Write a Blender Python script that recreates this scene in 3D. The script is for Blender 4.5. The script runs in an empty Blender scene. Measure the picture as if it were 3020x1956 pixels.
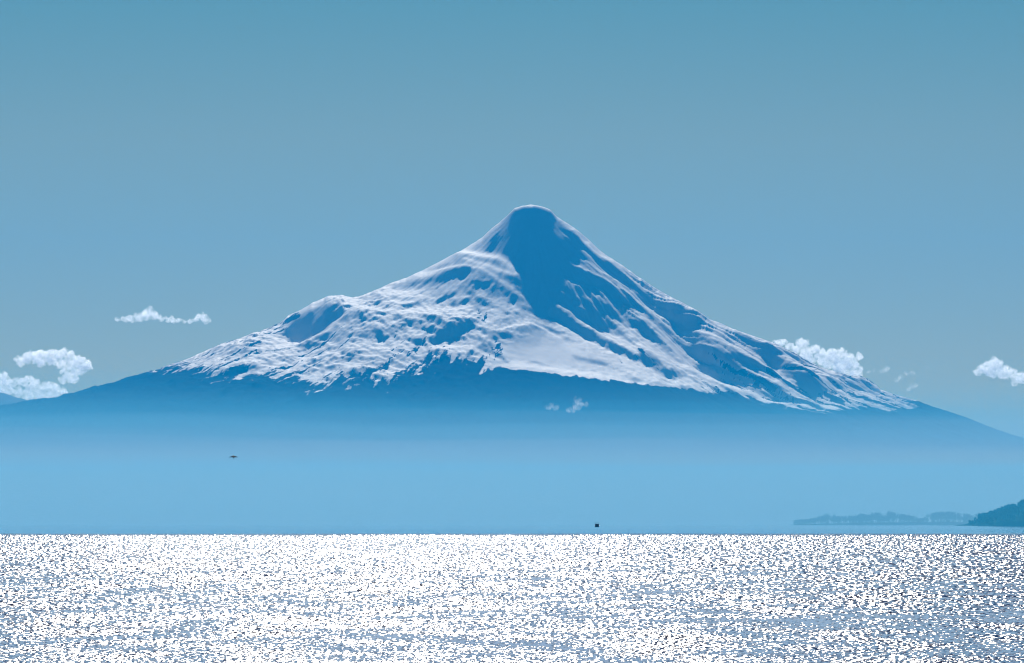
import bpy, bmesh, math, random
import numpy as np
from mathutils import Vector, Matrix, noise as mnoise

# ------------------------------------------------------------------ camera, light, exposure
SC = bpy.context.scene
COL = SC.collection
F = 16158.0                 # focal length in photograph pixels (3020 px wide)
CX, HZ = 1510.0, 1546.0     # picture centre column and the row of the horizon
CAMH = 4.0
cam_d = bpy.data.cameras.new("camera")
cam = bpy.data.objects.new("camera", cam_d)
COL.objects.link(cam)
cam.location = (0, 0, CAMH)
cam.rotation_euler = (math.radians(90), 0, 0)
cam_d.sensor_width = 36.0
cam_d.lens = 36.0 * F / 3020.0
cam_d.shift_y = (HZ - 978.0) / 3020.0
cam_d.clip_start = 1.0
cam_d.clip_end = 400000.0
SC.camera = cam

SUN_EL, SUN_AZ = 36.0, -1.35       # degrees; azimuth measured from +Y, negative = left
sun_d = bpy.data.lights.new("sun", 'SUN')
sun_d.energy = 4.0
sun_d.angle = math.radians(0.5)
sun_d.color = (1.0, 0.93, 0.83)
sun = bpy.data.objects.new("sun", sun_d)
COL.objects.link(sun)
e, a = math.radians(SUN_EL), math.radians(SUN_AZ)
SUN = Vector((math.sin(a) * math.cos(e), math.cos(a) * math.cos(e), math.sin(e)))
sun.rotation_euler = SUN.to_track_quat('Z', 'Y').to_euler()
sun.location = SUN * 3000

W = bpy.data.worlds.new("World")
SC.world = W
W.use_nodes = True
nt = W.node_tree
bg = nt.nodes["Background"]
sky = nt.nodes.new("ShaderNodeTexSky")
sky.sky_type = 'NISHITA'
sky.sun_disc = False
sky.sun_elevation = e
sky.sun_rotation = a
sky.air_density = 0.2
sky.dust_density = 0.14
sky.ozone_density = 2.0
SKYTINT = (0.68, 0.66, 0.27)
mx = nt.nodes.new("ShaderNodeMix"); mx.data_type = 'RGBA'; mx.blend_type = 'MULTIPLY'
mx.inputs[0].default_value = 1.0
tcw = nt.nodes.new("ShaderNodeTexCoord"); spw = nt.nodes.new("ShaderNodeSeparateXYZ")
nt.links.new(tcw.outputs["Generated"], spw.inputs[0])
tintr = nt.nodes.new("ShaderNodeValToRGB"); cre = tintr.color_ramp.elements   # clear air above, dustier air low down
cre[0].position = 0.0; cre[0].color = (.86, .58, .17, 1)
cre[1].position = 0.3; cre[1].color = (.40, .62, .38, 1)
for p_, c_ in ((.033, (.87, .64, .15, 1)), (.071, (.85, .72, .235, 1)), (.097, (.53, .71, .34, 1))):
    el_ = cre.new(p_); el_.color = c_
nt.links.new(spw.outputs[2], tintr.inputs[0])
nt.links.new(tintr.outputs[0], mx.inputs[7])
nt.links.new(sky.outputs[0], mx.inputs[6])
nt.links.new(mx.outputs[2], bg.inputs[0])
bg.inputs[1].default_value = 0.05

SC.view_settings.view_transform = 'Standard'
SC.view_settings.look = 'None'
SC.view_settings.exposure = 1.0
SC.view_settings.gamma = 1.0
SC.render.engine = 'CYCLES'
SC.cycles.volume_bounces = 2
SC.cycles.max_bounces = 6
SC.cycles.use_denoising = True
SC.cycles.volume_step_rate = 0.5
SC.cycles.sample_clamp_direct = 16.0
SC.cycles.filter_width = 1.15

rng = np.random.default_rng(7)
random.seed(7)

# ------------------------------------------------------------------ helpers
def tag(o, label=None, cat=None, group=None, kind=None):
    if label: o["label"] = label
    if cat: o["category"] = cat
    if group: o["group"] = group
    if kind: o["kind"] = kind
    return o

def empty(name, loc, rz=0.0):
    o = bpy.data.objects.new(name, None)
    COL.objects.link(o)
    o.location = loc
    o.rotation_euler = (0, 0, rz)
    return o

def link_mesh(name, me, mat, parent=None):
    o = bpy.data.objects.new(name, me)
    COL.objects.link(o)
    if mat: me.materials.append(mat)
    if parent: o.parent = parent
    return o

def bm_obj(name, bm, mat, parent=None, smooth=True):
    me = bpy.data.meshes.new(name)
    bm.to_mesh(me); bm.free()
    if smooth: me.shade_smooth()
    return link_mesh(name, me, mat, parent)

def grid_mesh(name, X, Y, Z):
    """quad mesh of a height field given as (rows, cols) arrays"""
    nr, nc = X.shape
    me = bpy.data.meshes.new(name)
    n = nr * nc
    co = np.empty((n, 3), np.float32)
    co[:, 0] = X.ravel(); co[:, 1] = Y.ravel(); co[:, 2] = Z.ravel()
    i = (np.arange(nr - 1)[:, None] * nc + np.arange(nc - 1)[None, :]).ravel()
    q = np.stack([i, i + 1, i + nc + 1, i + nc], 1).astype(np.int32)
    me.vertices.add(n)
    me.vertices.foreach_set("co", co.ravel())
    nf = len(q)
    me.loops.add(nf * 4)
    me.loops.foreach_set("vertex_index", q.ravel())
    me.polygons.add(nf)
    me.polygons.foreach_set("loop_start", np.arange(0, nf * 4, 4, dtype=np.int32))
    me.polygons.foreach_set("loop_total", np.full(nf, 4, np.int32))
    me.polygons.foreach_set("use_smooth", np.ones(nf, bool))
    me.update(calc_edges=True)
    me.validate()
    return me

LAT = np.random.default_rng(11).random((8, 256, 256))
def vnoise(x, y, s=0):
    xi = np.floor(x).astype(np.int64); yi = np.floor(y).astype(np.int64)
    fx = x - xi; fy = y - yi
    fx = fx * fx * fx * (fx * (fx * 6 - 15) + 10); fy = fy * fy * fy * (fy * (fy * 6 - 15) + 10)
    L = LAT[s % 8]
    a0 = L[xi & 255, yi & 255]; a1 = L[(xi + 1) & 255, yi & 255]
    b0 = L[xi & 255, (yi + 1) & 255]; b1 = L[(xi + 1) & 255, (yi + 1) & 255]
    return ((a0 * (1 - fx) + a1 * fx) * (1 - fy) + (b0 * (1 - fx) + b1 * fx) * fy) * 2 - 1

def fbm(x, y, o=4, s=0, g=0.5, ridged=False):
    t = 0; am = 1.0; tot = 0
    for k in range(o):
        c, d = math.cos(k * 0.9), math.sin(k * 0.9)
        n = vnoise((x * c - y * d) + 17.3 * k, (x * d + y * c) - 9.1 * k, s + k)
        if ridged: n = 1 - 2 * np.abs(n)
        t = t + am * n; tot += am
        am *= g; x = x * 2.03; y = y * 2.03
    return t / tot

def sstep(a_, b_, x):
    t = np.clip((x - a_) / (b_ - a_), 0, 1)
    return t * t * (3 - 2 * t)

def new_mat(name):
    m = bpy.data.materials.new(name)
    m.use_nodes = True
    return m, m.node_tree, m.node_tree.nodes["Principled BSDF"]

def simple_mat(name, col, rough=0.6, spec=0.5, metal=0.0, var=0.15, scale=3.0):
    m, t, p = new_mat(name)
    no = t.nodes.new("ShaderNodeTexNoise"); no.inputs["Scale"].default_value = scale
    tc = t.nodes.new("ShaderNodeTexCoord")
    t.links.new(tc.outputs["Object"], no.inputs["Vector"])
    cr = t.nodes.new("ShaderNodeValToRGB")
    cr.color_ramp.elements[0].position = 0.3; cr.color_ramp.elements[1].position = 0.7
    cr.color_ramp.elements[0].color = (*[c * (1 - var) for c in col], 1)
    cr.color_ramp.elements[1].color = (*[min(1, c * (1 + var)) for c in col], 1)
    t.links.new(no.outputs["Fac"], cr.inputs[0])
    t.links.new(cr.outputs[0], p.inputs["Base Color"])
    p.inputs["Roughness"].default_value = rough
    p.inputs["Specular IOR Level"].default_value = spec
    p.inputs["Metallic"].default_value = metal
    return m

# ------------------------------------------------------------------ the volcano
# silhouette of the mountain: (column, row) in the photograph
SIL = np.array([(-900,1380),(-300,1262),(0,1200),(90,1179),(132,1175),(179,1171),(210,1162),(241,1158),(265,1150),(304,1136),
 (346,1127),(385,1113),(428,1103),(467,1090),(545,1062),(603,1037),(662,1012),(720,996),(778,973),(829,951),
 (850,930),(882,919),(927,892),(973,873),(1009,870),(1041,878),(1063,873),(1109,855),(1154,835),(1200,819),
 (1268,787),(1318,760),(1372,733),(1422,701),(1450,674),(1490,642),(1518,614),(1540,607),(1565,604),(1590,607),(1609,612),
 (1623,619),(1641,638),(1668,656),(1695,673),(1732,703),(1763,733),(1795,758),(1836,783),(1877,814),(1922,846),
 (1968,873),(2036,910),(2081,937),(2127,955),(2172,975),(2240,998),(2286,1014),(2354,1051),(2400,1075),(2431,1089),
 (2470,1098),(2509,1108),(2529,1107),(2552,1116),(2579,1135),(2591,1149),(2645,1168),(2704,1184),(2743,1200),
 (2840,1229),(2887,1248),(2937,1268),(2988,1285),(3020,1295),(3200,1350),(3500,1420),(4000,1490)], float)
YC = 45000.0
XC = (1565 - CX) / F * YC
def row2z(v, y): return (HZ - v) / F * y + CAMH

xs = np.arange(-6600, 6601, 9.0)
ys = np.concatenate([np.arange(36200, 45300, 16.0)])
X, Y = np.meshgrid(xs, ys)
R_ = np.hypot(X - XC, Y - YC) + 1e-3
sinp = (X - XC) / R_
cosp = (YC - Y) / R_
ang = np.arctan2(X - XC, YC - Y)      # 0 towards the camera, + right
su = CX + F * (XC + np.arange(0, 8000, 10.0)) / YC
PRr = np.arange(0, 8000, 10.0)
silZ = lambda u: row2z(np.interp(u, SIL[:, 0], SIL[:, 1]), YC)
PR = silZ(CX + F * (XC + PRr) / YC)
PL = silZ(CX + F * (XC - PRr) / YC)
def smooth1(p, n):
    k = np.hanning(n + 2)[1:-1]; k /= k.sum()
    return np.convolve(np.pad(p, (n // 2, n - 1 - n // 2), mode='edge'), k, 'valid')
PR = smooth1(PR, 25); PL = smooth1(PL, 35)
PF = np.interp(PRr, [0, 35, 75, 350, 700, 1000, 1300, 1600, 2350, 3300, 4300, 5500, 7000, 8300],
               [2612, 2606, 2575, 2365, 2095, 1865, 1655, 1520, 1225, 880, 560, 270, 70, -6])
PF = smooth1(PF, 4)
PF2 = np.interp(PRr, [0, 35, 75, 350, 700, 1180, 1500, 2350, 3300, 4300, 5500, 7000, 8300],
                [2612, 2606, 2575, 2368, 2103, 1785, 1640, 1250, 880, 560, 270, 70, -6])
PF2 = smooth1(PF2, 6)
wR = np.clip(sinp, 0, 1) ** 2.0
wL = np.clip(-sinp, 0, 1) ** 2.0
wF = 1 - wR - wL
ridge_s = sstep(-.13, .06, ang - .05 * (R_ / 1000 - 1.2))
Z0 = wF * (ridge_s * np.interp(R_, PRr, PF) + (1 - ridge_s) * np.interp(R_, PRr, PF2)) + wR * np.interp(R_, PRr, PR) + wL * np.interp(R_, PRr, PL)
# the far part of the flanks sinks to the shore in front
Z0 = Z0 * sstep(36250, 40500, Y) ** 0.55
Z0 = np.where(Y > YC, Z0 - 0.25 * (Y - YC), Z0)

U0 = CX + F * X / Y
V0 = HZ - F * (Z0 - CAMH) / Y

# relief strokes: (points in the photograph, half width, steepening)  + = steeper (shaded), - = gentler (lit)
def poly(s): return np.array(s, float)
STROKES = [
 # left buttress and shoulder
 (poly([(1155,842),(1250,828),(1330,815),(1385,806)]), 9, .40),
 (poly([(1258,795),(1320,782)]), 4, .25),
 (poly([(850,940),(880,935),(930,920),(990,893)]), 16, .8),
 (poly([(860,952),(905,950),(960,925),(1005,900)]), 9, .5),
 (poly([(1105,887),(1125,880)]), 9, .45),
 (poly([(1275,992),(1320,980),(1370,965),(1415,945)]), 10, .46),
 (poly([(1405,890),(1425,900)]), 9, .45),
 (poly([(1408,915),(1428,930)]), 7, .45),
 (poly([(1508,898),(1520,885)]), 8, .42),
 (poly([(1333,888),(1340,898)]), 7, .45),
 (poly([(1255,936),(1280,940)]), 7, .42),
 (poly([(1115,978),(1125,988)]), 8, .48),
 (poly([(1420,1018),(1432,1034)]), 9, .40),
 (poly([(1395,842),(1440,850)]), 4, .40),
 (poly([(1295,884),(1340,870)]), 4, .40),
 (poly([(1350,905),(1395,880),(1400,870)]), 3, .30),
 (poly([(1470,990),(1520,978),(1580,972),(1605,985)]), 12, .20),
 (poly([(1490,1005),(1540,1000),(1600,1005)]), 14, .12),
 (poly([(838,1058),(868,1020),(904,990),(954,966),(990,945)]), 11, .38),
 (poly([(927,1023),(982,1003)]), 5, .42),
 (poly([(880,1075),(935,1045),(990,1030)]), 4, .35),
 (poly([(1010,1070),(1040,1040)]), 4, .30),
 (poly([(1035,950),(1080,935),(1110,915)]), 4, .30),
 (poly([(1170,905),(1215,895),(1240,880)]), 4, .30),
 (poly([(1195,1010),(1240,1003),(1265,1015)]), 5, .32),
 (poly([(1225,960),(1260,975),(1300,950)]), 4, .30),
 (poly([(1455,985),(1450,1010),(1470,1040),(1500,1065)]), 5, .35),
 (poly([(1395,1040),(1370,1060)]), 5, .35),
 (poly([(1560,1062),(1620,1075)]), 3, .22),
 (poly([(1690,1042),(1750,1058),(1790,1062)]), 5, .25),
 (poly([(1655,990),(1690,1000)]), 4, .25),
 (poly([(1620,967),(1660,978)]), 4, .28),
 (poly([(1850,1105),(1920,1118),(1990,1120)]), 4, .25),
 # lit ridge crests
 (poly([(1291,796),(1350,797),(1409,799),(1455,818),(1500,850),(1540,878),(1585,912),(1640,945),(1695,969),(1809,1019),(1968,1074)]), 8, -.28),
 (poly([(1336,750),(1400,748),(1472,752),(1505,778),(1520,810)]), 14, -.42),
 (poly([(1370,775),(1450,790),(1510,815)]), 10, -.30),
 (poly([(1463,978),(1509,964),(1563,961),(1609,973),(1654,992)]), 4, -.25),
 (poly([(1495,1068),(1600,1080),(1700,1095),(1900,1125)]), 16, -.15),
 (poly([(1259,1014),(1359,1037)]), 12, -.22),
 (poly([(700,1005),(790,978),(870,966),(905,966)]), 9, -.25),
 (poly([(820,1010),(880,985),(960,950)]), 5, -.2),
 (poly([(1404,801),(1380,830),(1330,850),(1290,880)]), 4, -.22),
 (poly([(1404,801),(1400,850),(1370,880),(1385,900)]), 3, -.20),
 (poly([(1500,636),(1470,680),(1438,728)]), 9, .28),
 (poly([(1630,640),(1670,680),(1715,728)]), 10, .3),
 (poly([(1430,705),(1390,735)]), 6, .16),
 (poly([(835,952),(870,938),(915,918)]), 8, .5),
 # right flank: gullies and ribs running down from the summit
 (poly([(1709,687),(1732,706)]), 5, .40),
 (poly([(1745,762),(1790,790),(1836,816),(1856,835)]), 8, .30),
 (poly([(1700,800),(1760,840),(1800,850)]), 7, .20),
 (poly([(1891,855),(1930,885),(1968,919),(2036,969),(2072,1020)]), 17, .6),
 (poly([(1985,940),(2050,1000),(2127,1060),(2263,1122),(2400,1187)]), 22, .62),
 (poly([(2000,935),(2100,1010),(2200,1070),(2300,1120)]), 16, .4),
 (poly([(1625,915),(1690,950),(1763,985),(1854,1027),(1945,1066),(1990,1088)]), 9, .7),
 (poly([(1700,915),(1773,940),(1830,968),(1877,998)]), 11, .55),
 (poly([(1760,890),(1820,930),(1860,950)]), 8, .42),
 (poly([(1900,950),(1950,990),(2013,1034)]), 12, .55),
 (poly([(1815,835),(1870,865),(1900,885)]), 5, .28),
 (poly([(2150,1000),(2237,1048),(2330,1100),(2440,1150)]), 13, .5),
 (poly([(2260,1060),(2350,1110),(2430,1165)]), 11, .42),
 (poly([(2340,1060),(2420,1105),(2500,1145),(2580,1180)]), 7, .34),
 (poly([(2060,1030),(2090,1050),(2150,1075)]), 5, .30),
 (poly([(2000,1075),(2060,1100),(2120,1120),(2160,1140)]), 6, .34),
 (poly([(1960,1100),(2030,1120),(2080,1135)]), 4, .28),
 (poly([(2190,1120),(2230,1140),(2290,1160)]), 4, .26),
 (poly([(1680,720),(1730,790),(1790,850),(1850,900)]), 36, .26),
 (poly([(1650,860),(1720,910),(1790,950)]), 24, .24),
 (poly([(1800,880),(1900,960),(2000,1020)]), 26, .10),
 # ribs in light between the gullies
 (poly([(1662,682),(1700,722),(1745,765),(1800,808)]), 4, -.45),
 (poly([(1672,725),(1720,768),(1770,800),(1850,845)]), 4, -.5),
 (poly([(1682,765),(1735,805),(1790,838),(1850,872),(1920,925)]), 4, -.5),
 (poly([(1690,800),(1750,845),(1820,890),(1880,925)]), 3, -.5),
 (poly([(1655,815),(1690,832),(1730,850)]), 3, -.45),
 (poly([(1690,680),(1760,750),(1850,800),(1930,860),(2040,930),(2120,966)]), 9, -.30),
 (poly([(1880,850),(1935,900),(1985,950),(2060,1010)]), 4, -.25),
 (poly([(1620,880),(1680,915),(1730,945),(1800,990),(1870,1030)]), 5, -.40),
 (poly([(1640,852),(1670,865)]), 4, -.4),
 (poly([(1710,900),(1760,930),(1850,985),(1950,1040),(2040,1080)]), 6, -.32),
 (poly([(1680,760),(1750,800),(1800,830),(1880,870),(1940,930)]), 10, -.28),
 (poly([(1790,880),(1850,920),(1900,945),(1990,1010),(2050,1050)]), 6, -.30),
 (poly([(2120,966),(2190,1005),(2256,1040),(2315,1079),(2408,1118),(2532,1196)]), 5, -.30),
 (poly([(2151,1028),(2210,1055),(2276,1087),(2412,1172),(2462,1190)]), 5, -.28),
 (poly([(2300,1030),(2380,1080),(2431,1095),(2509,1141),(2626,1172),(2684,1196)]), 6, -.28),
 (poly([(2060,1050),(2120,1078),(2198,1120),(2315,1167),(2443,1207)]), 9, -.30),
 (poly([(2030,1090),(2120,1128),(2200,1155),(2276,1188)]), 8, -.28),
]
# raster of strokes, 2 px cells
RU0, RV0, RS = 300, 580, 2.0
rw, rh = 1360, 360
gu, gv = np.meshgrid(RU0 + RS * np.arange(rw), RV0 + RS * np.arange(rh))
wob_u = 9 * fbm(gu / 26, gv / 20, 3, 3); wob_v = 5 * fbm(gu / 24 + 50, gv / 18, 3, 5)
gu2, gv2 = gu + wob_u, gv + wob_v
ST = np.zeros((rh, rw))
def seg_dist(pu, pv, P):
    best = np.full(pu.shape, 1e9); tt = np.zeros(pu.shape)
    L = np.hypot(*(np.diff(P, axis=0).T)); cum = np.concatenate([[0], np.cumsum(L)]); tot = cum[-1]
    for k in range(len(P) - 1):
        ax, ay = P[k]; bx, by = P[k + 1]
        dx, dy = bx - ax, by - ay
        t = np.clip(((pu - ax) * dx + (pv - ay) * dy) / (dx * dx + dy * dy), 0, 1)
        d = np.hypot(pu - ax - t * dx, pv - ay - t * dy)
        m = d < best
        best = np.where(m, d, best); tt = np.where(m, (cum[k] + t * L[k]) / tot, tt)
    return best, tt
for P, w_, s_ in STROKES:
    u0, u1 = P[:, 0].min() - 4 * w_ - 20, P[:, 0].max() + 4 * w_ + 20
    v0, v1 = P[:, 1].min() - 4 * w_ - 20, P[:, 1].max() + 4 * w_ + 20
    i0, i1 = max(0, int((u0 - RU0) / RS)), min(rw, int((u1 - RU0) / RS) + 1)
    j0, j1 = max(0, int((v0 - RV0) / RS)), min(rh, int((v1 - RV0) / RS) + 1)
    d, t = seg_dist(gu2[j0:j1, i0:i1], gv2[j0:j1, i0:i1], P)
    taper = 0.45 + 0.55 * np.sin(np.pi * np.clip(t, 0.02, 0.98)) ** 0.5
    ST[j0:j1, i0:i1] += s_ * np.exp(-(d / (w_ * taper)) ** 2 * 0.8)

def sample(A, u, v):
    fu = np.clip((u - RU0) / RS, 0, rw - 1.001); fv = np.clip((v - RV0) / RS, 0, rh - 1.001)
    iu = fu.astype(int); iv = fv.astype(int); fu -= iu; fv -= iv
    return (A[iv, iu] * (1 - fu) * (1 - fv) + A[iv, iu + 1] * fu * (1 - fv) + A[iv + 1, iu] * (1 - fu) * fv + A[iv + 1, iu + 1] * fu * fv)

DS = sample(ST, U0, V0) * (Y < YC - 20)
def integrate(ds, w=0.12, lam=2600.0):
    """heights whose slope towards the back follows ds, kept smooth sideways"""
    py = 160
    a_ = np.pad(ds, ((py, py), (0, 0)))
    fy = np.fft.fftfreq(a_.shape[0], ys[1] - ys[0]) * 2 * np.pi
    fx = np.fft.fftfreq(a_.shape[1], xs[1] - xs[0]) * 2 * np.pi
    KY, KX = np.meshgrid(fy, fx, indexing='ij')
    H = np.fft.fft2(a_)
    H = H * (-1j * KY) / (KY ** 2 + w * KX ** 2 + (2 * np.pi / lam) ** 2)
    return np.real(np.fft.ifft2(H))[py:-py]
side_r = sstep(.22, .5, ang) * (1 - sstep(1.35, 1.6, ang)) * sstep(.35, .7, R_ / 1000)
DS += side_r * (.30 * fbm(ang * 14, R_ / 1500, 3, 3, .55) + .42 * fbm(ang * 42 + .3 * fbm(X / 300, Y / 500, 2, 1), R_ / 1100, 3, 6, .6) + .07)
left_l = (1 - sstep(-.5, .1, ang)) * sstep(.9, 1.6, R_ / 1000)
DS += left_l * .38 * fbm((X + .5 * Y) / 210, Y / 300, 4, 5, .6)
DZ = integrate(DS)

# natural relief: ribs running down from the summit, hummocks on the lower left
rr = R_ / 1000.0
side = np.clip(np.abs(np.sin(ang)), 0, 1)
dome = np.exp(-(((U0 - 1600) / 170) ** 2 + ((V0 - 1040) / 62) ** 2) ** 1.5)
knoll = np.exp(-(((U0 - 925) / 95) ** 2 + ((V0 - 925) / 36) ** 2) ** 2)
calm = (1 - 0.88 * dome) * (1 - .65 * knoll)
upper = sstep(0.25, 1.3, rr)
ribs = fbm(ang * 10 + 0.22 * fbm(X / 500, Y / 700, 3, 1), rr * .55, 5, 2, 0.6)
ribs2 = fbm(ang * 34 + 0.4 * fbm(X / 300, Y / 500, 3, 2), rr * 1.5, 4, 4, 0.6, ridged=True)
rightw = sstep(-0.1, 0.5, ang)
leftw = 1 - sstep(-0.35, 0.1, ang)
amp = upper * calm * (0.35 + 0.65 * side)
DZ += amp * (26 * ribs * np.sqrt(rr) + 8 * ribs2 * np.sqrt(rr)) * (0.45 + 0.8 * rightw)
wx = X + 90 * fbm(X / 420, Y / 600, 3, 6); wy = Y + 160 * fbm(X / 420 + 9, Y / 600, 3, 7)
hum = fbm((wx + 0.35 * wy) / 260, wy / 330, 5, 0, 0.55)
hum2 = fbm((wx + 0.4 * wy) / 90, wy / 150, 4, 3, 0.6, ridged=True)
lowl = sstep(1.0, 1.6, rr) * calm
DZ += lowl * (0.25 - .18 * rightw + 0.75 * leftw + 0.35 * (1 - leftw) * (1 - rightw)) * (24 * hum + 11 * hum2)
DZ += calm * sstep(0.5, 1.2, rr) * 4.6 * fbm(X / 38, Y / 60, 3, 5, .6)
DZ += lowl * (.3 + .7 * leftw) * 4.5 * fbm((X + .6 * Y) / 75, Y / 150, 4, 2, .62, ridged=True)
DZ += sstep(.12, .35, rr) * 3.2 * fbm(ang * 30, rr * 1.6, 4, 6, .6) * (1 - sstep(.9, 1.6, rr))
Z1 = Z0 + DZ * sstep(36400, 38500, Y)
# silhouette fitting, column by column
for it in range(3):
    Vt = (HZ - F * (Z1 - CAMH) / Y)
    top = Vt.min(0)
    uc = CX + F * xs / YC
    want = np.interp(uc, SIL[:, 0], SIL[:, 1]) + 1.2 * fbm(uc / 14, uc * 0, 3, 1)
    k = (HZ - want) / (HZ - top)
    kw = smooth1(k, 61)
    near = 1 - sstep(1500, 5200, YC - Y)
    crestw = np.exp(-((Vt - top[None, :]) / 26) ** 2) + 1.0 * (Y > YC)
    crestw = np.clip(crestw, 0, 1)
    Z1 = Z1 * (1 + (kw - 1)[None, :] * near + (k - kw)[None, :] * crestw)
Z1 = Z1 * (1 - sstep(5600, 6600, np.abs(X)))
U1 = CX + F * X / Y
V1 = HZ - F * (Z1 - CAMH) / Y

# snow cover: lower limit of the snow by column, broken along the fall line
SNL = np.array([(380,1080),(470,1088),(560,1090),(640,1102),(720,1096),(780,1100),(850,1105),(905,1122),(960,1126),(1030,1108),
 (1090,1092),(1150,1104),(1215,1085),(1262,1060),(1310,1046),(1355,1052),(1395,1070),(1430,1082),(1480,1080),(1505,1090),(1530,1092),(1600,1097),
 (1700,1112),(1800,1122),(1900,1135),(1980,1142),(2050,1152),(2130,1160),(2165,1156),(2230,1176),(2290,1196),(2400,1212),(2450,1214),(2560,1206),(2640,1208),(2700,1200),(2760,1160)], float)
snl = np.interp(U1, SNL[:, 0], SNL[:, 1])
jag = 16 * fbm(ang * 60 + 2 * hum, rr * 2.2, 4, 6, 0.6) + 20 * fbm(X / 140, Y / 260, 4, 7, 0.65)
jag = jag + 9 * fbm(ang * 110, rr * 4, 3, 2, .6)
soft = np.interp(U1, [380, 700, 1000, 1250, 1450, 1490, 1900, 2200, 2700], [30, 48, 58, 60, 32, 6, 9, 12, 14])
crisp = np.interp(U1, [1440, 1490, 1950, 2150], [1, .28, .35, .6])
snow = (snl + jag * crisp - V1) / soft
streak = fbm(ang * 75 + 1.5 * hum, rr * 3.5, 4, 1, 0.65)
pat = fbm(X / 55, Y / 120, 4, 2, 0.6)
snow = snow + 0.42 + 1.0 * (streak + 0.6 * pat) * (1 - sstep(45, 130, snl - V1)) * crisp
bare = (fbm(ang * 44 + hum, rr * 1.9, 4, 5, 0.6) + 0.3 * pat) * calm * sstep(1.0, 2.0, rr)
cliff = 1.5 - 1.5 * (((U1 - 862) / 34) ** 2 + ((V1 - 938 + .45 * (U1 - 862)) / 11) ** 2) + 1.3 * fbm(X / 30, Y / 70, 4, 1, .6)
cliff2 = 1.2 - 1.5 * (((U1 - 1420) / 34) ** 2 + ((V1 - 930) / 34) ** 2) + 2.2 * fbm(X / 26, Y / 50, 4, 4, .6) - 1.3
cliff3 = 1.2 - 1.5 * (((U1 - 1462) / 26) ** 2 + ((V1 - 1040) / 48) ** 2) + 2.2 * fbm(X / 26, Y / 50, 4, 6, .6) - .9
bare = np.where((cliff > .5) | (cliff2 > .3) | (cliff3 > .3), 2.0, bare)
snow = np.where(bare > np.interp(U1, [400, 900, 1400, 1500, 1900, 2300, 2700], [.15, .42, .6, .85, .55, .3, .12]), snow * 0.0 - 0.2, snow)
snow = np.clip(snow, 0, 1)

# the far side of the mountain, coarser rows, in the same mesh
ysb = np.concatenate([np.arange(ys[-1] + 60, 46500, 60.0), np.arange(46500, 54000, 300.0)])
XB, YB = np.meshgrid(xs, ysb)
dback = YB - ys[-1]
ZB = np.maximum(Z1[-1][None, :] - 0.62 * dback * np.exp(-dback / 7500) + 18 * fbm(XB / 400, YB / 400, 4, 3) * sstep(0, 500, dback), -15)
me = grid_mesh("volcano", np.vstack([X, XB]), np.vstack([Y, YB]), np.vstack([Z1, ZB]))
snow = np.vstack([snow, np.ones_like(XB)])
at = me.attributes.new("snow_cover", 'FLOAT', 'POINT')
at.data.foreach_set("value", snow.astype(np.float32).ravel())

m, t, p = new_mat("snow_and_lava")
N = t.nodes; Lk = t.links
at_n = N.new("ShaderNodeAttribute"); at_n.attribute_name = "snow_cover"
geo = N.new("ShaderNodeNewGeometry")
mp = N.new("ShaderNodeMapping"); mp.inputs["Scale"].default_value = (1 / 40, 1 / 60, 1 / 25)
Lk.new(geo.outputs["Position"], mp.inputs[0])
no = N.new("ShaderNodeTexNoise"); no.inputs["Detail"].default_value = 5; no.inputs["Roughness"].default_value = .65
no.inputs["Scale"].default_value = 1.0
Lk.new(mp.outputs[0], no.inputs["Vector"])
mm = N.new("ShaderNodeMath"); mm.operation = 'MULTIPLY_ADD'; mm.inputs[1].default_value = 1.0; mm.inputs[2].default_value = -0.5
Lk.new(no.outputs["Fac"], mm.inputs[0])
ad = N.new("ShaderNodeMath"); ad.operation = 'ADD'
Lk.new(at_n.outputs["Fac"], ad.inputs[0]); Lk.new(mm.outputs[0], ad.inputs[1])
rp = N.new("ShaderNodeMapRange"); rp.inputs[1].default_value = .35; rp.inputs[2].default_value = .6
Lk.new(ad.outputs[0], rp.inputs[0])
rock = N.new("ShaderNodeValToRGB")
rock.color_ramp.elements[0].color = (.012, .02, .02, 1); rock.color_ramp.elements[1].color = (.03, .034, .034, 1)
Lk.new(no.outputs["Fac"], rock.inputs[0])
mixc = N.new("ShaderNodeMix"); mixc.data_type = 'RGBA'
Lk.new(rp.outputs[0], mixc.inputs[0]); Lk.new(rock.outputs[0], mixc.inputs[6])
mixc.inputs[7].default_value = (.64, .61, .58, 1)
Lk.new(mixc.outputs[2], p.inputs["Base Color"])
mr = N.new("ShaderNodeMapRange"); mr.inputs[3].default_value = .95; mr.inputs[4].default_value = .72
Lk.new(rp.outputs[0], mr.inputs[0]); Lk.new(mr.outputs[0], p.inputs["Roughness"])
ms = N.new("ShaderNodeMapRange"); ms.inputs[3].default_value = 0.0; ms.inputs[4].default_value = .09
Lk.new(rp.outputs[0], ms.inputs[0]); Lk.new(ms.outputs[0], p.inputs["Specular IOR Level"])
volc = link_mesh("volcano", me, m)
tag(volc, "snow covered cone shaped volcano rising behind the lake", "volcano", kind="structure")
MAT_MTN = m

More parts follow.
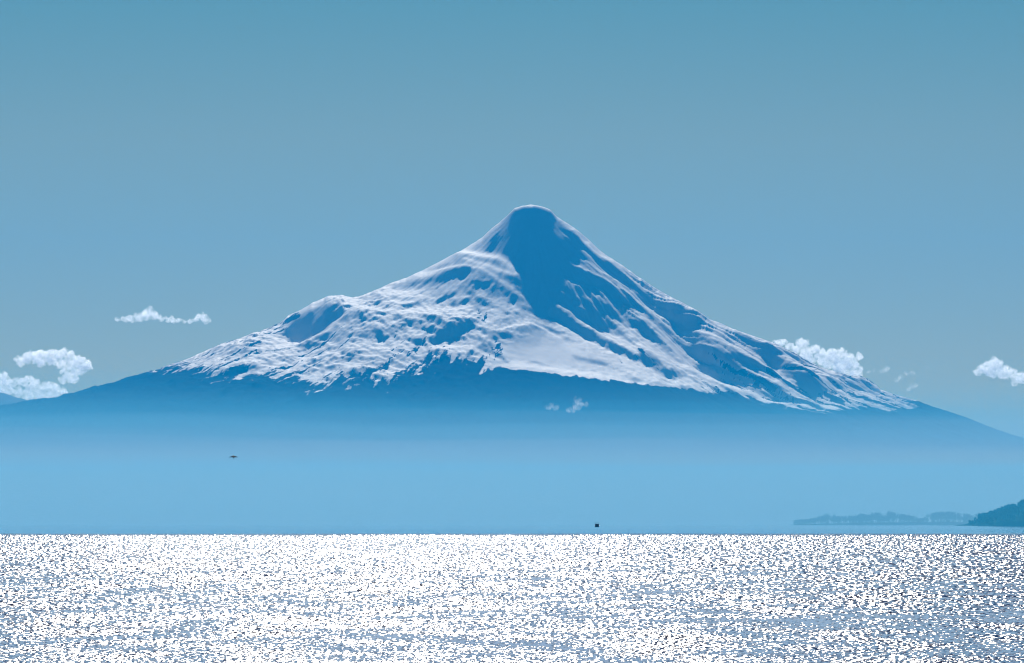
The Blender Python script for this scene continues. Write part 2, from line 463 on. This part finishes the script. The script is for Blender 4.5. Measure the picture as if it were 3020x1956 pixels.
# hills beyond, rising to the left
HSIL = np.array([(-2500, 1240), (-1500, 1100), (-900, 1060), (-400, 1085), (-200, 1112), (-60, 1140), (0, 1154), (19, 1158), (39, 1167), (58, 1171), (90, 1180), (150, 1200), (300, 1240), (600, 1330), (900, 1420)], float)
yh = 52500.0
xh = np.arange(-13000, -1500, 25.0)
yhh = np.arange(47500, 56500, 120.0)
XH, YH = np.meshgrid(xh, yhh)
cr = row2z(np.interp(CX + F * XH / yh, HSIL[:, 0], HSIL[:, 1]), yh)
ZH = cr * np.exp(-((YH - yh) / 2600) ** 2) + 30 * fbm(XH / 900, YH / 900, 5, 2) * np.clip(1 - np.exp(-((YH - yh) / 500) ** 2), 0, 1)
sc_h = 1 - sstep(-3500, -1500, XH)
ZH = ZH * (0.02 + .98 * sc_h) - 10

o = link_mesh("hills", grid_mesh("hills", XH, YH, ZH), simple_mat("forested_hill", (.03, .04, .03), .95, .1, scale=.004, var=.3))
tag(o, kind="structure")

# ------------------------------------------------------------------ the lake
WIND = 2250.0        # beyond this line the wind drops and the water lies almost smooth
m, t, p = new_mat("lake_water")
N = t.nodes; Lk = t.links
def math_(op, a=None, b=None, c=None, clamp=False):
    n = N.new("ShaderNodeMath"); n.operation = op; n.use_clamp = clamp
    for i_, v_ in enumerate((a, b, c)):
        if v_ is None: continue
        if hasattr(v_, "links"): Lk.new(v_, n.inputs[i_])
        else: n.inputs[i_].default_value = v_
    return n.outputs[0]
def maprange(v, a, b, c, d):
    n = N.new("ShaderNodeMapRange"); Lk.new(v, n.inputs[0])
    for i_, q in enumerate((a, b, c, d)): n.inputs[i_ + 1].default_value = q
    n.interpolation_type = 'SMOOTHSTEP'
    return n.outputs[0]
geo = N.new("ShaderNodeNewGeometry")
sep = N.new("ShaderNodeSeparateXYZ"); Lk.new(geo.outputs["Position"], sep.inputs[0])
py = sep.outputs[1]
# the waves fan out from the bay: across = along the arc, along = out from the shore
rad = math_('SQRT', math_('ADD', math_('MULTIPLY', sep.outputs[0], sep.outputs[0]), math_('MULTIPLY', py, py)))
arc = math_('ARCTAN2', sep.outputs[0], py)
ly = math_('LOGARITHM', rad, 2.0)
# wave trains: (centre distance, wavelength across, wavelength along); short chop by the shore, longer seas further out
trains = []
d0 = 150.0
while d0 < 4200:
    px = d0 * 3.0 / F
    row = d0 * d0 / CAMH * 3.0 / F
    hz_ = min(1.0, (d0 - 150) / 1500)      # chop shortens against the far water
    trains.append((d0, px * (5.2 - 3.2 * hz_), row * (.68 - .04 * hz_)))
    d0 *= 1.42
WAVE_DETAIL = 0.7
sx_sum = sy_sum = None
for k, (dc, lx, lyy) in enumerate(trains):
    fan = N.new("ShaderNodeCombineXYZ"); Lk.new(math_('MULTIPLY', arc, dc), fan.inputs[0]); Lk.new(rad, fan.inputs[1])
    mp = N.new("ShaderNodeMapping")
    mp.inputs["Scale"].default_value = (1 / lx, 1 / lyy, 1)
    mp.inputs["Location"].default_value = (13.7 * k, 7.9 * k, 0)
    Lk.new(fan.outputs[0], mp.inputs[0])
    nz = N.new("ShaderNodeTexNoise"); nz.noise_dimensions = '2D'
    nz.inputs["Scale"].default_value = 1.0
    nz.inputs["Detail"].default_value = WAVE_DETAIL; nz.inputs["Roughness"].default_value = .62
    Lk.new(mp.outputs[0], nz.inputs["Vector"])
    sc = N.new("ShaderNodeSeparateColor"); Lk.new(nz.outputs["Color"], sc.inputs[0])
    l0 = math.log2(dc); h = math.log2(1.42)
    w = math_('SUBTRACT', 1.0, math_('DIVIDE', math_('ABSOLUTE', math_('SUBTRACT', ly, l0)), h), clamp=True)
    if k == 0: w = math_('MAXIMUM', w, math_('LESS_THAN', ly, l0))
    w = math_('SQRT', w)
    ax = math_('MULTIPLY', math_('SUBTRACT', sc.outputs[0], .5), w)
    ay = math_('MULTIPLY', math_('SUBTRACT', sc.outputs[1], .5), w)
    sx_sum = ax if sx_sum is None else math_('ADD', sx_sum, ax)
    sy_sum = ay if sy_sum is None else math_('ADD', sy_sum, ay)
# long low swells and gust patches: bands across the view
def band(scx, scy, det, seed):
    mp = N.new("ShaderNodeMapping"); mp.inputs["Scale"].default_value = (scx, scy, 1); mp.inputs["Location"].default_value = (seed, seed * 2.3, 0)
    Lk.new(geo.outputs["Position"], mp.inputs[0])
    nz = N.new("ShaderNodeTexNoise"); nz.noise_dimensions = '2D'; nz.inputs["Scale"].default_value = 1; nz.inputs["Detail"].default_value = det
    Lk.new(mp.outputs[0], nz.inputs["Vector"])
    return math_('SUBTRACT', nz.outputs["Fac"], .5)
swell = math_('ADD', math_('MULTIPLY', band(1 / 3.5, 1 / 11.0, 3, 3), .9), math_('MULTIPLY', band(1 / 14., 1 / 60.0, 3, 9), .4))
gust = band(1 / 60., 1 / 260.0, 3, 21)
rough = math_('LESS_THAN', math_('ADD', py, math_('MULTIPLY', band(1 / 90., 1 / 900., 3, 33), 500.0)), WIND)
rough = math_('MAXIMUM', maprange(math_('ADD', py, math_('MULTIPLY', band(1 / 60., 1 / 900., 4, 33), 700.0)), WIND - 480, WIND + 140, 1, 0), 0.02)
AX, AY, MY = 1.0, 1.35, .17
sx_ = math_('MULTIPLY', math_('MULTIPLY', sx_sum, AX), rough)
sy_ = math_('MULTIPLY', math_('ADD', math_('ADD', math_('MULTIPLY', sy_sum, AY), math_('MULTIPLY', swell, maprange(py, 250, 1500, .95, .25))), math_('ADD', math_('MULTIPLY', gust, maprange(py, 250, 1500, .3, .1)), maprange(py, 150, 320, MY - .05, MY))), rough)
cn = N.new("ShaderNodeCombineXYZ")
Lk.new(sx_, cn.inputs[0]); Lk.new(math_('MULTIPLY', sy_, -1.0), cn.inputs[1]); cn.inputs[2].default_value = 1.0
nm = N.new("ShaderNodeVectorMath"); nm.operation = 'NORMALIZE'; Lk.new(cn.outputs[0], nm.inputs[0])
Lk.new(nm.outputs[0], p.inputs["Normal"])
p.inputs["Base Color"].default_value = (.002, .03, .17, 1)
Lk.new(maprange(py, WIND - 300, WIND + 300, .145, .03), p.inputs["Roughness"])
p.inputs["IOR"].default_value = 1.333
yw = np.concatenate([np.arange(-1500, 3000, 500.0), np.arange(3000, 60000, 3000.0)])
xw = np.linspace(-22000, 22000, 23)
XW, YW = np.meshgrid(xw, yw)
o = link_mesh("lake_water", grid_mesh("lake_water", XW, YW, XW * 0), m)
tag(o, kind="structure")

# ------------------------------------------------------------------ wooded headlands on the right
leaf = simple_mat("dark_foliage", (.035, .06, .03), .9, .2, scale=.15, var=.5)
bark = simple_mat("bark", (.09, .07, .05), .9, .2, scale=2)
earth = simple_mat("shore_earth", (.02, .032, .02), 1.0, 0, scale=.02, var=.4)
def headland(name, yc, top, depth, x0, x1, step=6.0, z_extra=0.0):
    """low promontory; top = [(photo column, photo row of ground crest)]"""
    top = np.array(top, float)
    hx = np.arange(x0, x1, step); hy = np.arange(yc - depth, yc + depth, step * 2)
    HX, HY = np.meshgrid(hx, hy)
    zc = row2z(np.interp(CX + F * HX / yc, top[:, 0], top[:, 1]), yc)
    d = (HY - yc) / depth
    Z = zc * np.sqrt(np.clip(1 - d * d, 0, 1)) + 3 * fbm(HX / 60, HY / 60, 4, 1) * (1 - d * d) - .8
    o = link_mesh(name, grid_mesh(name, HX, HY, Z), earth)
    tag(o, kind="structure")
    return lambda x, y: max(0, row2z(np.interp(CX + F * x / yc, top[:, 0], top[:, 1]), yc)) * math.sqrt(max(0, 1 - ((y - yc) / depth) ** 2)) - .8

def crown_cloud(rnd, h, r, n, leafs, conifer=False):
    """leaf clump faces filling a crown: lists of verts and faces"""
    V, Fc = [], []
    lobes = []
    if conifer:
        for k in range(7):
            q = k / 6
            lobes.append((Vector((0, 0, h * (.25 + .72 * q))), r * (1 - .85 * q) + .3, h * .10))
    else:
        for k in range(n):
            an = rnd.uniform(0, 6.283); q = rnd.uniform(0, .62) * r
            z = h * rnd.uniform(.42, .86)
            lobes.append((Vector((math.cos(an) * q, math.sin(an) * q, z)), r * rnd.uniform(.32, .55), h * rnd.uniform(.12, .2)))
        lobes.append((Vector((0, 0, h * .8)), r * .5, h * .2))
    for c, lr, lh in lobes:
        for _ in range(leafs):
            v = Vector((rnd.gauss(0, 1), rnd.gauss(0, 1), rnd.gauss(0, 1))); v.normalize()
            rad = rnd.uniform(.75, 1.08)
            q = c + Vector((v.x * lr * rad, v.y * lr * rad, v.z * lh * rad))
            s = rnd.uniform(.5, 1.1)
            a_ = Vector((rnd.gauss(0, 1), rnd.gauss(0, 1), rnd.gauss(0, 1))).normalized() * s
            b_ = a_.cross(Vector((rnd.gauss(0, 1), rnd.gauss(0, 1), rnd.gauss(0, 1)))).normalized() * s
            i = len(V)
            V += [q - a_ - b_, q + a_ - b_ * .6, q + a_ * .7 + b_, q - a_ * .8 + b_ * .9]
            Fc.append((i, i + 1, i + 2, i + 3))
    return V, Fc

def trunk_bm(h, r):
    bm = bmesh.new()
    bmesh.ops.create_cone(bm, cap_ends=True, segments=8, radius1=r, radius2=r * .35, depth=h, matrix=Matrix.Translation((0, 0, h / 2)))
    for k in range(4):
        an = k * 1.7
        mt = Matrix.Translation((0, 0, h * (.5 + .1 * k))) @ Matrix.Rotation(an, 4, 'Z') @ Matrix.Rotation(math.radians(48), 4, 'Y') @ Matrix.Translation((0, 0, h * .16))
        bmesh.ops.create_cone(bm, cap_ends=True, segments=6, radius1=r * .4, radius2=r * .12, depth=h * .32, matrix=mt)
    return bm

def tree(x, y, z, h, r, label, seed, conifer=False):
    rnd = random.Random(seed)
    e_ = empty("pine_tree" if conifer else "tree", (x, y, z))
    tag(e_, label, "tree", "trees standing out on the near headland")
    V, Fc = crown_cloud(rnd, h, r, 9, 120, conifer)
    me = bpy.data.meshes.new("crown"); me.from_pydata([tuple(v) for v in V], [], Fc); me.update()
    link_mesh("crown", me, leaf, e_)
    bm_obj("trunk", trunk_bm(h * .8, r * .09), bark, e_)

YN, YFAR = 14000.0, 22000.0
ground_n = headland("headland", YN, [(2835,1551),(2866,1546),(2880,1538),(2920,1524),(2960,1512),(2990,1500),(3020,1490),(3080,1475),(3250,1450),(3500,1470),(3700,1552)], 320, 1140, 1900)
ground_f = headland("headland", YFAR, [(2330,1551),(2345,1546),(2500,1543),(2700,1540),(2870,1540),(3100,1538),(3400,1552)], 300, 1110, 2600, 10)

def wood(name, spots, leafs, lab):
    V, Fc = [], []
    for k, (x, y, z, h, r) in enumerate(spots):
        rnd = random.Random(k * 7 + 1)
        v, f_ = crown_cloud(rnd, h, r, 6, leafs)
        i = len(V)
        s_ = 1.6
        V += [(q.x + x, q.y + y, q.z + z) for q in v]; Fc += [tuple(j + i for j in q) for q in f_]
        # trunk
        i = len(V); w_ = r * .1
        V += [(x - w_, y - w_, z), (x + w_, y - w_, z), (x + w_, y + w_, z), (x - w_, y + w_, z), (x, y, z + h * .8)]
        Fc += [(i, i + 1, i + 4), (i + 1, i + 2, i + 4), (i + 2, i + 3, i + 4), (i + 3, i, i + 4)]
    me = bpy.data.meshes.new(name); me.from_pydata(V, [], Fc); me.update()
    o = link_mesh(name, me, leaf)
    tag(o, lab, "woodland", kind="stuff")
rnd = random.Random(5)
spots = []
for k in range(330):
    u = rnd.uniform(2862, 3110); y = YN + rnd.uniform(-290, 120)
    x = (u - CX) / F * YN
    z = ground_n(x, y)
    h = rnd.uniform(9, 17) * (1 if u > 2885 else .6)
    spots.append((x, y, z, h, h * rnd.uniform(.38, .55)))
wood("woodland", spots, 34, "dense dark wood covering the near headland at the right edge")
FT = np.array([(2335,1546),(2342,1533),(2370,1531),(2400,1528),(2420,1519),(2440,1512),(2455,1513),(2465,1520),(2480,1523),(2500,1520),(2520,1524),(2535,1514),(2548,1516),(2565,1519),
  (2572,1508),(2590,1511),(2598,1524),(2612,1517),(2622,1506),(2636,1508),(2645,1516),(2695,1520),(2702,1530),(2728,1526),(2735,1514),(2760,1510),(2790,1505),(2815,1509),(2835,1513),(2850,1516),(2865,1526),
  (2885,1514),(2920,1510),(2960,1512),(3020,1510),(3200,1515)], float)
spots = []
for k in range(520):
    u = rnd.uniform(2338, 3080); y = YFAR + rnd.uniform(-250, 180)
    x = (u - CX) / F * YFAR
    z = ground_f(x, y)
    toprow = np.interp(u, FT[:, 0], FT[:, 1]) + rnd.choice([0, 0, 1, 3, 6, 10])
    h = max(6.0, row2z(toprow, YFAR) - z)
    spots.append((x, y, z, h, min(h * .5, 13) * rnd.uniform(.8, 1.1)))
wood("woodland", spots, 34, "low hazy tree line on the farther headland left of the dark one")
for i, (u, row, h, r, lab, con) in enumerate([
    (2987, 1486, 22, 9, "tallest rounded tree on the crest of the near headland", False),
    (3003, 1490, 17, 5, "small tree just right of the tallest one on the headland crest", False),
    (2951, 1501, 15, 5, "lone round tree lower down the headland slope, left of the tallest", False),
    (2936, 1504, 15, 7, "broad tree halfway down the near headland slope", False),
    (2889, 1514, 16, 6, "round tree closest to the tip of the near headland", False),
    (3018, 1478, 24, 9, "tree cut by the right edge of the picture on the headland top", False)]):
    x = (u - CX) / F * YN
    tree(x, YN, row2z(row, YN) - h, h, r, lab, 50 + i, con)

# ------------------------------------------------------------------ boat
hullm = simple_mat("dark_hull_paint", (.02, .022, .028), .4, .5, scale=1.5)
cabm = simple_mat("boat_cabin_paint", (.05, .055, .065), .5, .4, scale=1.5)
lightm = simple_mat("pale_canvas", (.55, .55, .55), .8, .2, scale=2)
glass = simple_mat("boat_window_glass", (.02, .03, .04), .08, .6, scale=1)
YBT = 7600.0
def px2x(u, y): return (u - CX) / F * y
def box(bm, x0, x1, y0, y1, z0, z1, bev=0.0):
    r = bmesh.ops.create_cube(bm, size=1.0, matrix=Matrix.Translation(((x0 + x1) / 2, (y0 + y1) / 2, (z0 + z1) / 2)) @ Matrix.Diagonal((x1 - x0, y1 - y0, z1 - z0, 1)))
    if bev:
        es = list({e_ for v in r['verts'] for e_ in v.link_edges})
        bmesh.ops.bevel(bm, geom=es, offset=bev, segments=2, affect='EDGES')
boat = empty("motor_boat", (px2x(1761, YBT), YBT, 0.0), math.radians(84))
boat.scale = (1.33, 1.33, 1.33)
tag(boat, "small dark motor boat with a canopy far out on the lake", "boat")
bm = bmesh.new()
stations = [(-4.6, 2.1, 1.5), (-3.0, 2.35, 1.5), (-1.0, 2.45, 1.55), (1.2, 2.3, 1.65), (3.0, 1.7, 1.85), (4.4, .8, 2.1), (5.2, .06, 2.3)]
rings = []
for x, wd, sh in stations:
    ring = []
    for q in range(9):
        th = math.pi * q / 8
        yy = -math.cos(th) * wd; zz = sh - (sh + .45) * math.sin(th) ** .7
        ring.append(bm.verts.new((x, yy, zz)))
    rings.append(ring)
for a_, b_ in zip(rings[:-1], rings[1:]):
    for q in range(8): bm.faces.new((a_[q], a_[q + 1], b_[q + 1], b_[q]))
    bm.faces.new((a_[8], a_[0], b_[0], b_[8]))
bm.faces.new(rings[0]); bm.faces.new(rings[-1][::-1])
hull = bm_obj("hull", bm, hullm, boat, smooth=False)
bm = bmesh.new(); box(bm, -2.6, 1.6, -1.9, 1.9, 1.5, 3.1, .12); cab = bm_obj("cabin", bm, cabm, boat, False)
bm = bmesh.new(); box(bm, -2.615, -2.59, -1.3, 1.3, 2.2, 2.85); bm_obj("window", bm, glass, cab, False)
bm = bmesh.new(); box(bm, -3.9, 1.9, -1.95, 1.95, 4.35, 4.5, .05); bm_obj("canopy", bm, cabm, boat, False)
for sx_p in (-3.8, 1.7):
    for sy_p in (-1.8, 1.8):
        bm = bmesh.new(); bmesh.ops.create_cone(bm, cap_ends=True, segments=8, radius1=.07, radius2=.07, depth=2.85, matrix=Matrix.Translation((sx_p, sy_p, 2.93)))
        bm_obj("post", bm, cabm, boat)
bm = bmesh.new(); box(bm, -1.6, .2, -.2, 1.2, 3.1, 3.5, .1); bm_obj("deck_locker", bm, lightm, boat, False)
bm = bmesh.new(); box(bm, -4.95, -4.6, -.3, .3, .3, 1.9, .08); bm_obj("outboard_motor", bm, hullm, boat, False)

# ------------------------------------------------------------------ gull
YG = 850.0
bird = empty("gull", (px2x(689, YG), YG, row2z(1348.5, YG)), math.radians(20))
bird.rotation_euler = (math.radians(34), 0, math.radians(4)); bird.scale = (1.1, 1.5, 2.1)
tag(bird, "dark backed gull gliding low over the lake with drooping wings", "bird")
feath = simple_mat("dark_feathers", (.012, .012, .016), .8, .2, scale=9)
white = simple_mat("white_feathers", (.7, .7, .68), .8, .2, scale=9)
bm = bmesh.new()
# body and wings as one surface: a lofted body, wings lofted out of its shoulders
def loft(bm, secs, close=True):
    rs = []
    for c, rx, rz, ax in secs:
        ring = []
        for q in range(10):
            th = 2 * math.pi * q / 10
            if ax == 'y': ring.append(bm.verts.new((c[0] + rx * math.cos(th), c[1], c[2] + rz * math.sin(th))))
            else: ring.append(bm.verts.new((c[0], c[1] + rx * math.cos(th), c[2] + rz * math.sin(th))))
        rs.append(ring)
    for a_, b_ in zip(rs[:-1], rs[1:]):
        for q in range(10): bm.faces.new((a_[q], a_[(q + 1) % 10], b_[(q + 1) % 10], b_[q]))
    bm.faces.new(rs[0][::-1]); bm.faces.new(rs[-1])
loft(bm, [((0,-.34,.0),.012,.01,'y'),((0,-.30,.01),.03,.028,'y'),((0,-.24,.015),.045,.045,'y'),((0,-.17,.01),.05,.05,'y'),((0,-.05,0),.075,.075,'y'),((0,.08,-.005),.07,.065,'y'),((0,.2,0),.045,.035,'y'),((0,.3,.005),.06,.012,'y'),((0,.36,.005),.075,.006,'y')])
for s in (-1, 1):
    loft(bm, [((s*.03,-.02,.03),.10,.03,'x'),((s*.15,-.05,.065),.105,.022,'x'),((s*.30,-.06,.07),.095,.018,'x'),((s*.42,-.03,.035),.075,.014,'x'),((s*.52,.02,-.02),.05,.01,'x'),((s*.60,.07,-.085),.012,.004,'x')])
body = bm_obj("body", bm, feath, bird)
rmm = body.modifiers.new("union", 'REMESH'); rmm.mode = 'VOXEL'; rmm.voxel_size = .009
bm = bmesh.new(); bmesh.ops.create_cone(bm, cap_ends=True, segments=8, radius1=.013, radius2=.002, depth=.06, matrix=Matrix.Translation((0, -.365, -.002)) @ Matrix.Rotation(math.radians(90), 4, 'X'))
bm_obj("beak", bm, simple_mat("beak_horn", (.5, .35, .05), .5), bird)
bm = bmesh.new(); bmesh.ops.create_uvsphere(bm, u_segments=14, v_segments=10, radius=1, matrix=Matrix.Translation((0.0, .02, .052)) @ Matrix.Diagonal((.07, .14, .034, 1)))
bm_obj("white_back", bm, white, bird)

# ------------------------------------------------------------------ clouds
def cloud_mat(name, dens, col=(.97, .98, 1.0), g=.6, px=None):
    m = bpy.data.materials.new(name); m.use_nodes = True
    t = m.node_tree; t.nodes.clear()
    out = t.nodes.new("ShaderNodeOutputMaterial"); v = t.nodes.new("ShaderNodeVolumePrincipled")
    v.inputs["Color"].default_value = (*col, 1); v.inputs["Density"].default_value = dens; v.inputs["Anisotropy"].default_value = g
    t.links.new(v.outputs[0], out.inputs["Volume"])
    if px:
        tc = t.nodes.new("ShaderNodeTexCoord"); no = t.nodes.new("ShaderNodeTexNoise")
        no.inputs["Scale"].default_value = 1 / (13 * px); no.inputs["Detail"].default_value = 5; no.inputs["Roughness"].default_value = .6
        t.links.new(tc.outputs["Object"], no.inputs["Vector"])
        mr = t.nodes.new("ShaderNodeMapRange"); mr.inputs[1].default_value = .38; mr.inputs[2].default_value = .66
        mr.inputs[3].default_value = 0; mr.inputs[4].default_value = dens
        t.links.new(no.outputs["Fac"], mr.inputs[0]); t.links.new(mr.outputs[0], v.inputs["Density"])
    return m
CLOUDS = []
def cloud(puffs, ydist, label, mat, seed, thick=1.0, group="small clouds around the volcano", vox=None):
    """puffs: (column, row, radius in photo px)"""
    rnd = random.Random(seed)
    s = ydist / F
    u0 = sum(q[0] for q in puffs) / len(puffs); v0 = sum(q[1] for q in puffs) / len(puffs)
    bm = bmesh.new()
    for (u, v, r) in puffs:
        n = 6; r = r * 1.3
        for k in range(n):
            an = rnd.uniform(0, 6.283); q = rnd.uniform(.2, .8) * r
            rr_ = r * rnd.uniform(.38, .68)
            c = Vector(((u - u0 + math.cos(an) * q * 1.1) * s, rnd.uniform(-.8, .8) * r * s * thick, -(v - v0 + math.sin(an) * q * .75) * s))
            bmesh.ops.create_icosphere(bm, subdivisions=2, radius=rr_ * s, matrix=Matrix.Translation(c))
        bmesh.ops.create_icosphere(bm, subdivisions=2, radius=r * .72 * s, matrix=Matrix.Diagonal((1, 1, 1, 1)) @ Matrix.Translation(Vector(((u - u0) * s, 0, -(v - v0) * s))))
    me = bpy.data.meshes.new("tmp"); bm.to_mesh(me); bm.free()
    tmp = bpy.data.objects.new("tmp", me); COL.objects.link(tmp)
    md = tmp.modifiers.new("r", 'REMESH'); md.mode = 'VOXEL'; md.voxel_size = (vox or 2.4) * s
    dg = bpy.context.evaluated_depsgraph_get()
    me2 = bpy.data.meshes.new_from_object(tmp.evaluated_get(dg))
    bpy.data.objects.remove(tmp)
    co = np.empty(len(me2.vertices) * 3, np.float32); me2.vertices.foreach_get("co", co); co = co.reshape(-1, 3)
    no_ = np.empty(len(me2.vertices) * 3, np.float32); me2.vertices.foreach_get("normal", no_); no_ = no_.reshape(-1, 3)
    for i in range(len(co)):
        pt = Vector(co[i]) / s
        d = mnoise.fractal(pt / 14 + Vector((seed, 0, 0)), .8, 2.1, 4)
        d2 = mnoise.fractal(pt / 5 + Vector((seed, 3, 0)), .8, 2.1, 3)
        co[i] += no_[i] * s * (1.0 + 6.0 * d + 1.6 * d2)
    me2.vertices.foreach_set("co", co.ravel()); me2.update()
    me2.materials.clear()
    me2.shade_smooth()
    o = bpy.data.objects.new("cloud", me2); COL.objects.link(o); me2.materials.append(mat)
    o.location = ((u0 - CX) * s, ydist, CAMH + (HZ - v0) * s)
    tag(o, label, "cloud", group)
    return o
YCL = 66000.0
cm = cloud_mat("cloud_vapour", .022, px=YCL / F)
cm2 = cloud_mat("thin_cloud_vapour", .016, px=YCL / F)
cm3 = cloud_mat("faint_cloud_vapour", .006, px=YCL / F)
cloud([(60,1066,13),(80,1060,15),(108,1056,18),(135,1052,18),(165,1048,17),(192,1040,13),(205,1048,14),(225,1062,15),(245,1080,17),(262,1078,9),(228,1096,13),(218,1106,12),(150,1066,13),(178,1070,13),(208,1082,12),(120,1068,12),(190,1095,10),(195,1110,12),(215,1118,14),(185,1122,10)],
      YCL, "arched white cloud floating just above the low left shoulder of the mountain", cm, 3)
cloud([(-30,1130,22),(0,1112,14),(15,1125,18),(30,1130,12),(-5,1150,20),(20,1156,14)], YCL + 400, "bright cloud cut by the left edge of the picture, resting behind the far hill", cm, 4)
cloud([(65,1130,14),(85,1122,14),(105,1136,16),(130,1142,15),(155,1145,16),(172,1156,15),(60,1155,14),(90,1160,18),(120,1165,16),(150,1168,16),(185,1168,8)], YCL + 800, "wide white cloud sitting behind the dip between hill and volcano", cm2, 5)
cloud([(345,942,5),(362,940,7),(382,941,10),(405,938,12),(428,930,14),(440,920,13),(452,930,12),(470,938,8),(484,937,5)], YCL, "larger of the two flat cloudlets high at left, with a rounded hump", cm2, 6)
cloud([(495,944,6),(508,941,9),(525,946,7),(545,949,4),(565,946,6),(580,938,9),(592,930,9),(600,938,10),(610,946,7)], YCL, "smaller flat cloudlet high at left, with a peaked right end", cm2, 7)
cloud([(2290,1012,10),(2310,1010,10),(2330,1022,10),(2345,1030,12),(2365,1012,11),(2375,1030,14),(2400,1030,13),(2420,1046,14),(2450,1046,18),(2475,1045,16),(2500,1065,17),(2520,1075,15),(2530,1056,10),(2480,1080,22),(2520,1098,16),(2440,1070,20),(2380,1055,18)],
      YCL, "large bright cloud emerging behind the right slope of the volcano", cm, 8)
cloud([(2880,1098,8),(2895,1090,12),(2912,1082,15),(2938,1074,17),(2925,1096,16),(2960,1096,16),(2950,1090,13),(2968,1090,13),(2985,1100,14),(3000,1112,14),(3020,1112,14),(3040,1120,14),(2960,1108,12),(2990,1125,10)], YCL, "white puffy cloud cut by the right edge of the picture", cm, 9)
cloud([(2600,1097,5),(2610,1092,7),(2617,1088,6),(2578,1092,4),(2562,1098,4)], YCL, "tiny wisp of cloud just right of the big cloud behind the slope", cm3, 10)
cloud([(2645,1122,4),(2655,1115,6),(2670,1102,6),(2685,1100,5),(2695,1104,4),(2720,1086,4),(2735,1084,4)], YCL, "thin slanting cloud wisp above the lower right slope", cm3, 11)
cloud([(2680,1150,6),(2690,1140,7),(2702,1135,5)], YCL, "faint ragged cloud shred low above the right slope", cm3, 12)
cmf = cloud_mat("wisp_vapour", .009, px=38600 / F)
cloud([(1612,1204,5),(1622,1202,8),(1634,1203,7),(1642,1204,5),(1632,1190,3)], 38600.0, "smaller of the two pale wisps hanging in front of the dark lower slope", cmf, 13, vox=1.6)
cloud([(1675,1208,6),(1688,1210,7),(1700,1202,9),(1710,1194,8),(1698,1178,7),(1712,1178,6),(1725,1194,5),(1700,1188,8)], 38600.0, "larger ragged wisp hanging in front of the dark lower slope", cmf, 14, vox=1.6)

# ------------------------------------------------------------------ air
def air(name, x0, x1, y0, y1, z0, z1, dens, col, g, kind="stuff", lab=None, absorb=None):
    bm = bmesh.new(); box(bm, x0, x1, y0, y1, z0, z1)
    m = cloud_mat(name, dens, col, g)
    if absorb:
        [n for n in m.node_tree.nodes if n.type == 'PRINCIPLED_VOLUME'][0].inputs["Absorption Color"].default_value = (*absorb, 1)
    o = bm_obj(name, bm, m, None, False)
    tag(o, lab, "mist" if lab else None, kind=kind)
    return o
TAU = 0.55
air("haze", -24000, 24000, -2000, 61000, -30, 3200, TAU / 45000, (.0, .31, .79), .3, lab="blue haze filling the air between the lake shore and the volcano")
def mist_bank(y0, y1, half, top, dens, col, seed, lab, step=1500.0):
    """a closed slab of even mist with a gently rolling top"""
    nx = int(2 * half / step); ny = int((y1 - y0) / step)
    gx = np.linspace(-half, half, nx); gy = np.linspace(y0, y1, ny)
    bm = bmesh.new()
    T = [[bm.verts.new((x, y, top * (1 + .16 * float(fbm(np.array(x / 3800.), np.array(y / 5200.), 3, seed))))) for x in gx] for y in gy]
    B = [[bm.verts.new((x, y, -25 + .8 * seed)) for x in gx] for y in gy]
    for j in range(ny - 1):
        for i in range(nx - 1):
            bm.faces.new((T[j][i], T[j][i + 1], T[j + 1][i + 1], T[j + 1][i]))
            bm.faces.new((B[j][i], B[j + 1][i], B[j + 1][i + 1], B[j][i + 1]))
    for j in range(ny - 1):
        bm.faces.new((B[j][0], T[j][0], T[j + 1][0], B[j + 1][0]))
        bm.faces.new((B[j][-1], B[j + 1][-1], T[j + 1][-1], T[j][-1]))
    for i in range(nx - 1):
        bm.faces.new((B[0][i], B[0][i + 1], T[0][i + 1], T[0][i]))
        bm.faces.new((B[-1][i], T[-1][i], T[-1][i + 1], B[-1][i + 1]))
    o = bm_obj("mist", bm, cloud_mat("mist", dens, col, .3), None, False)
    tag(o, lab, "mist", kind="stuff")
for k_, (y0_, top_, tau_, mc_, lab_) in enumerate([
    (23500, 390, .5, (.39, .46, .54), "pale bank of mist lying lowest at the foot of the volcano"),
    (25000, 520, .5, (.35, .44, .52), "pale bank of mist over the lower forest of the volcano"),
    (26500, 640, .5, (.21, .44, .565), "bluish bank of mist halfway up the dark lower slope"),
    (28000, 760, .45, (.11, .405, .58), "thin blue veil of mist just under the snow line"),
    (29500, 880, .3, (.05, .39, .60), "faintest and highest veil of mist, touching the lowest snow")]):
    mist_bank(y0_, 56400 + 150 * k_, 22900 + 50 * k_, top_, tau_ / 15000, mc_, 1 + k_, lab_)
mist_bank(14700, 56000, 22500, 235, .42 / 5000, (.29, .37, .385), 8, "low thin mist lying over the far water and the farther headland", 1200.0)
mist_bank(9500, 14680, 22500, 150, .5 / 5000, (.06, .45, .76), 9, "low blue mist over the water in front of the near headland", 740.0)
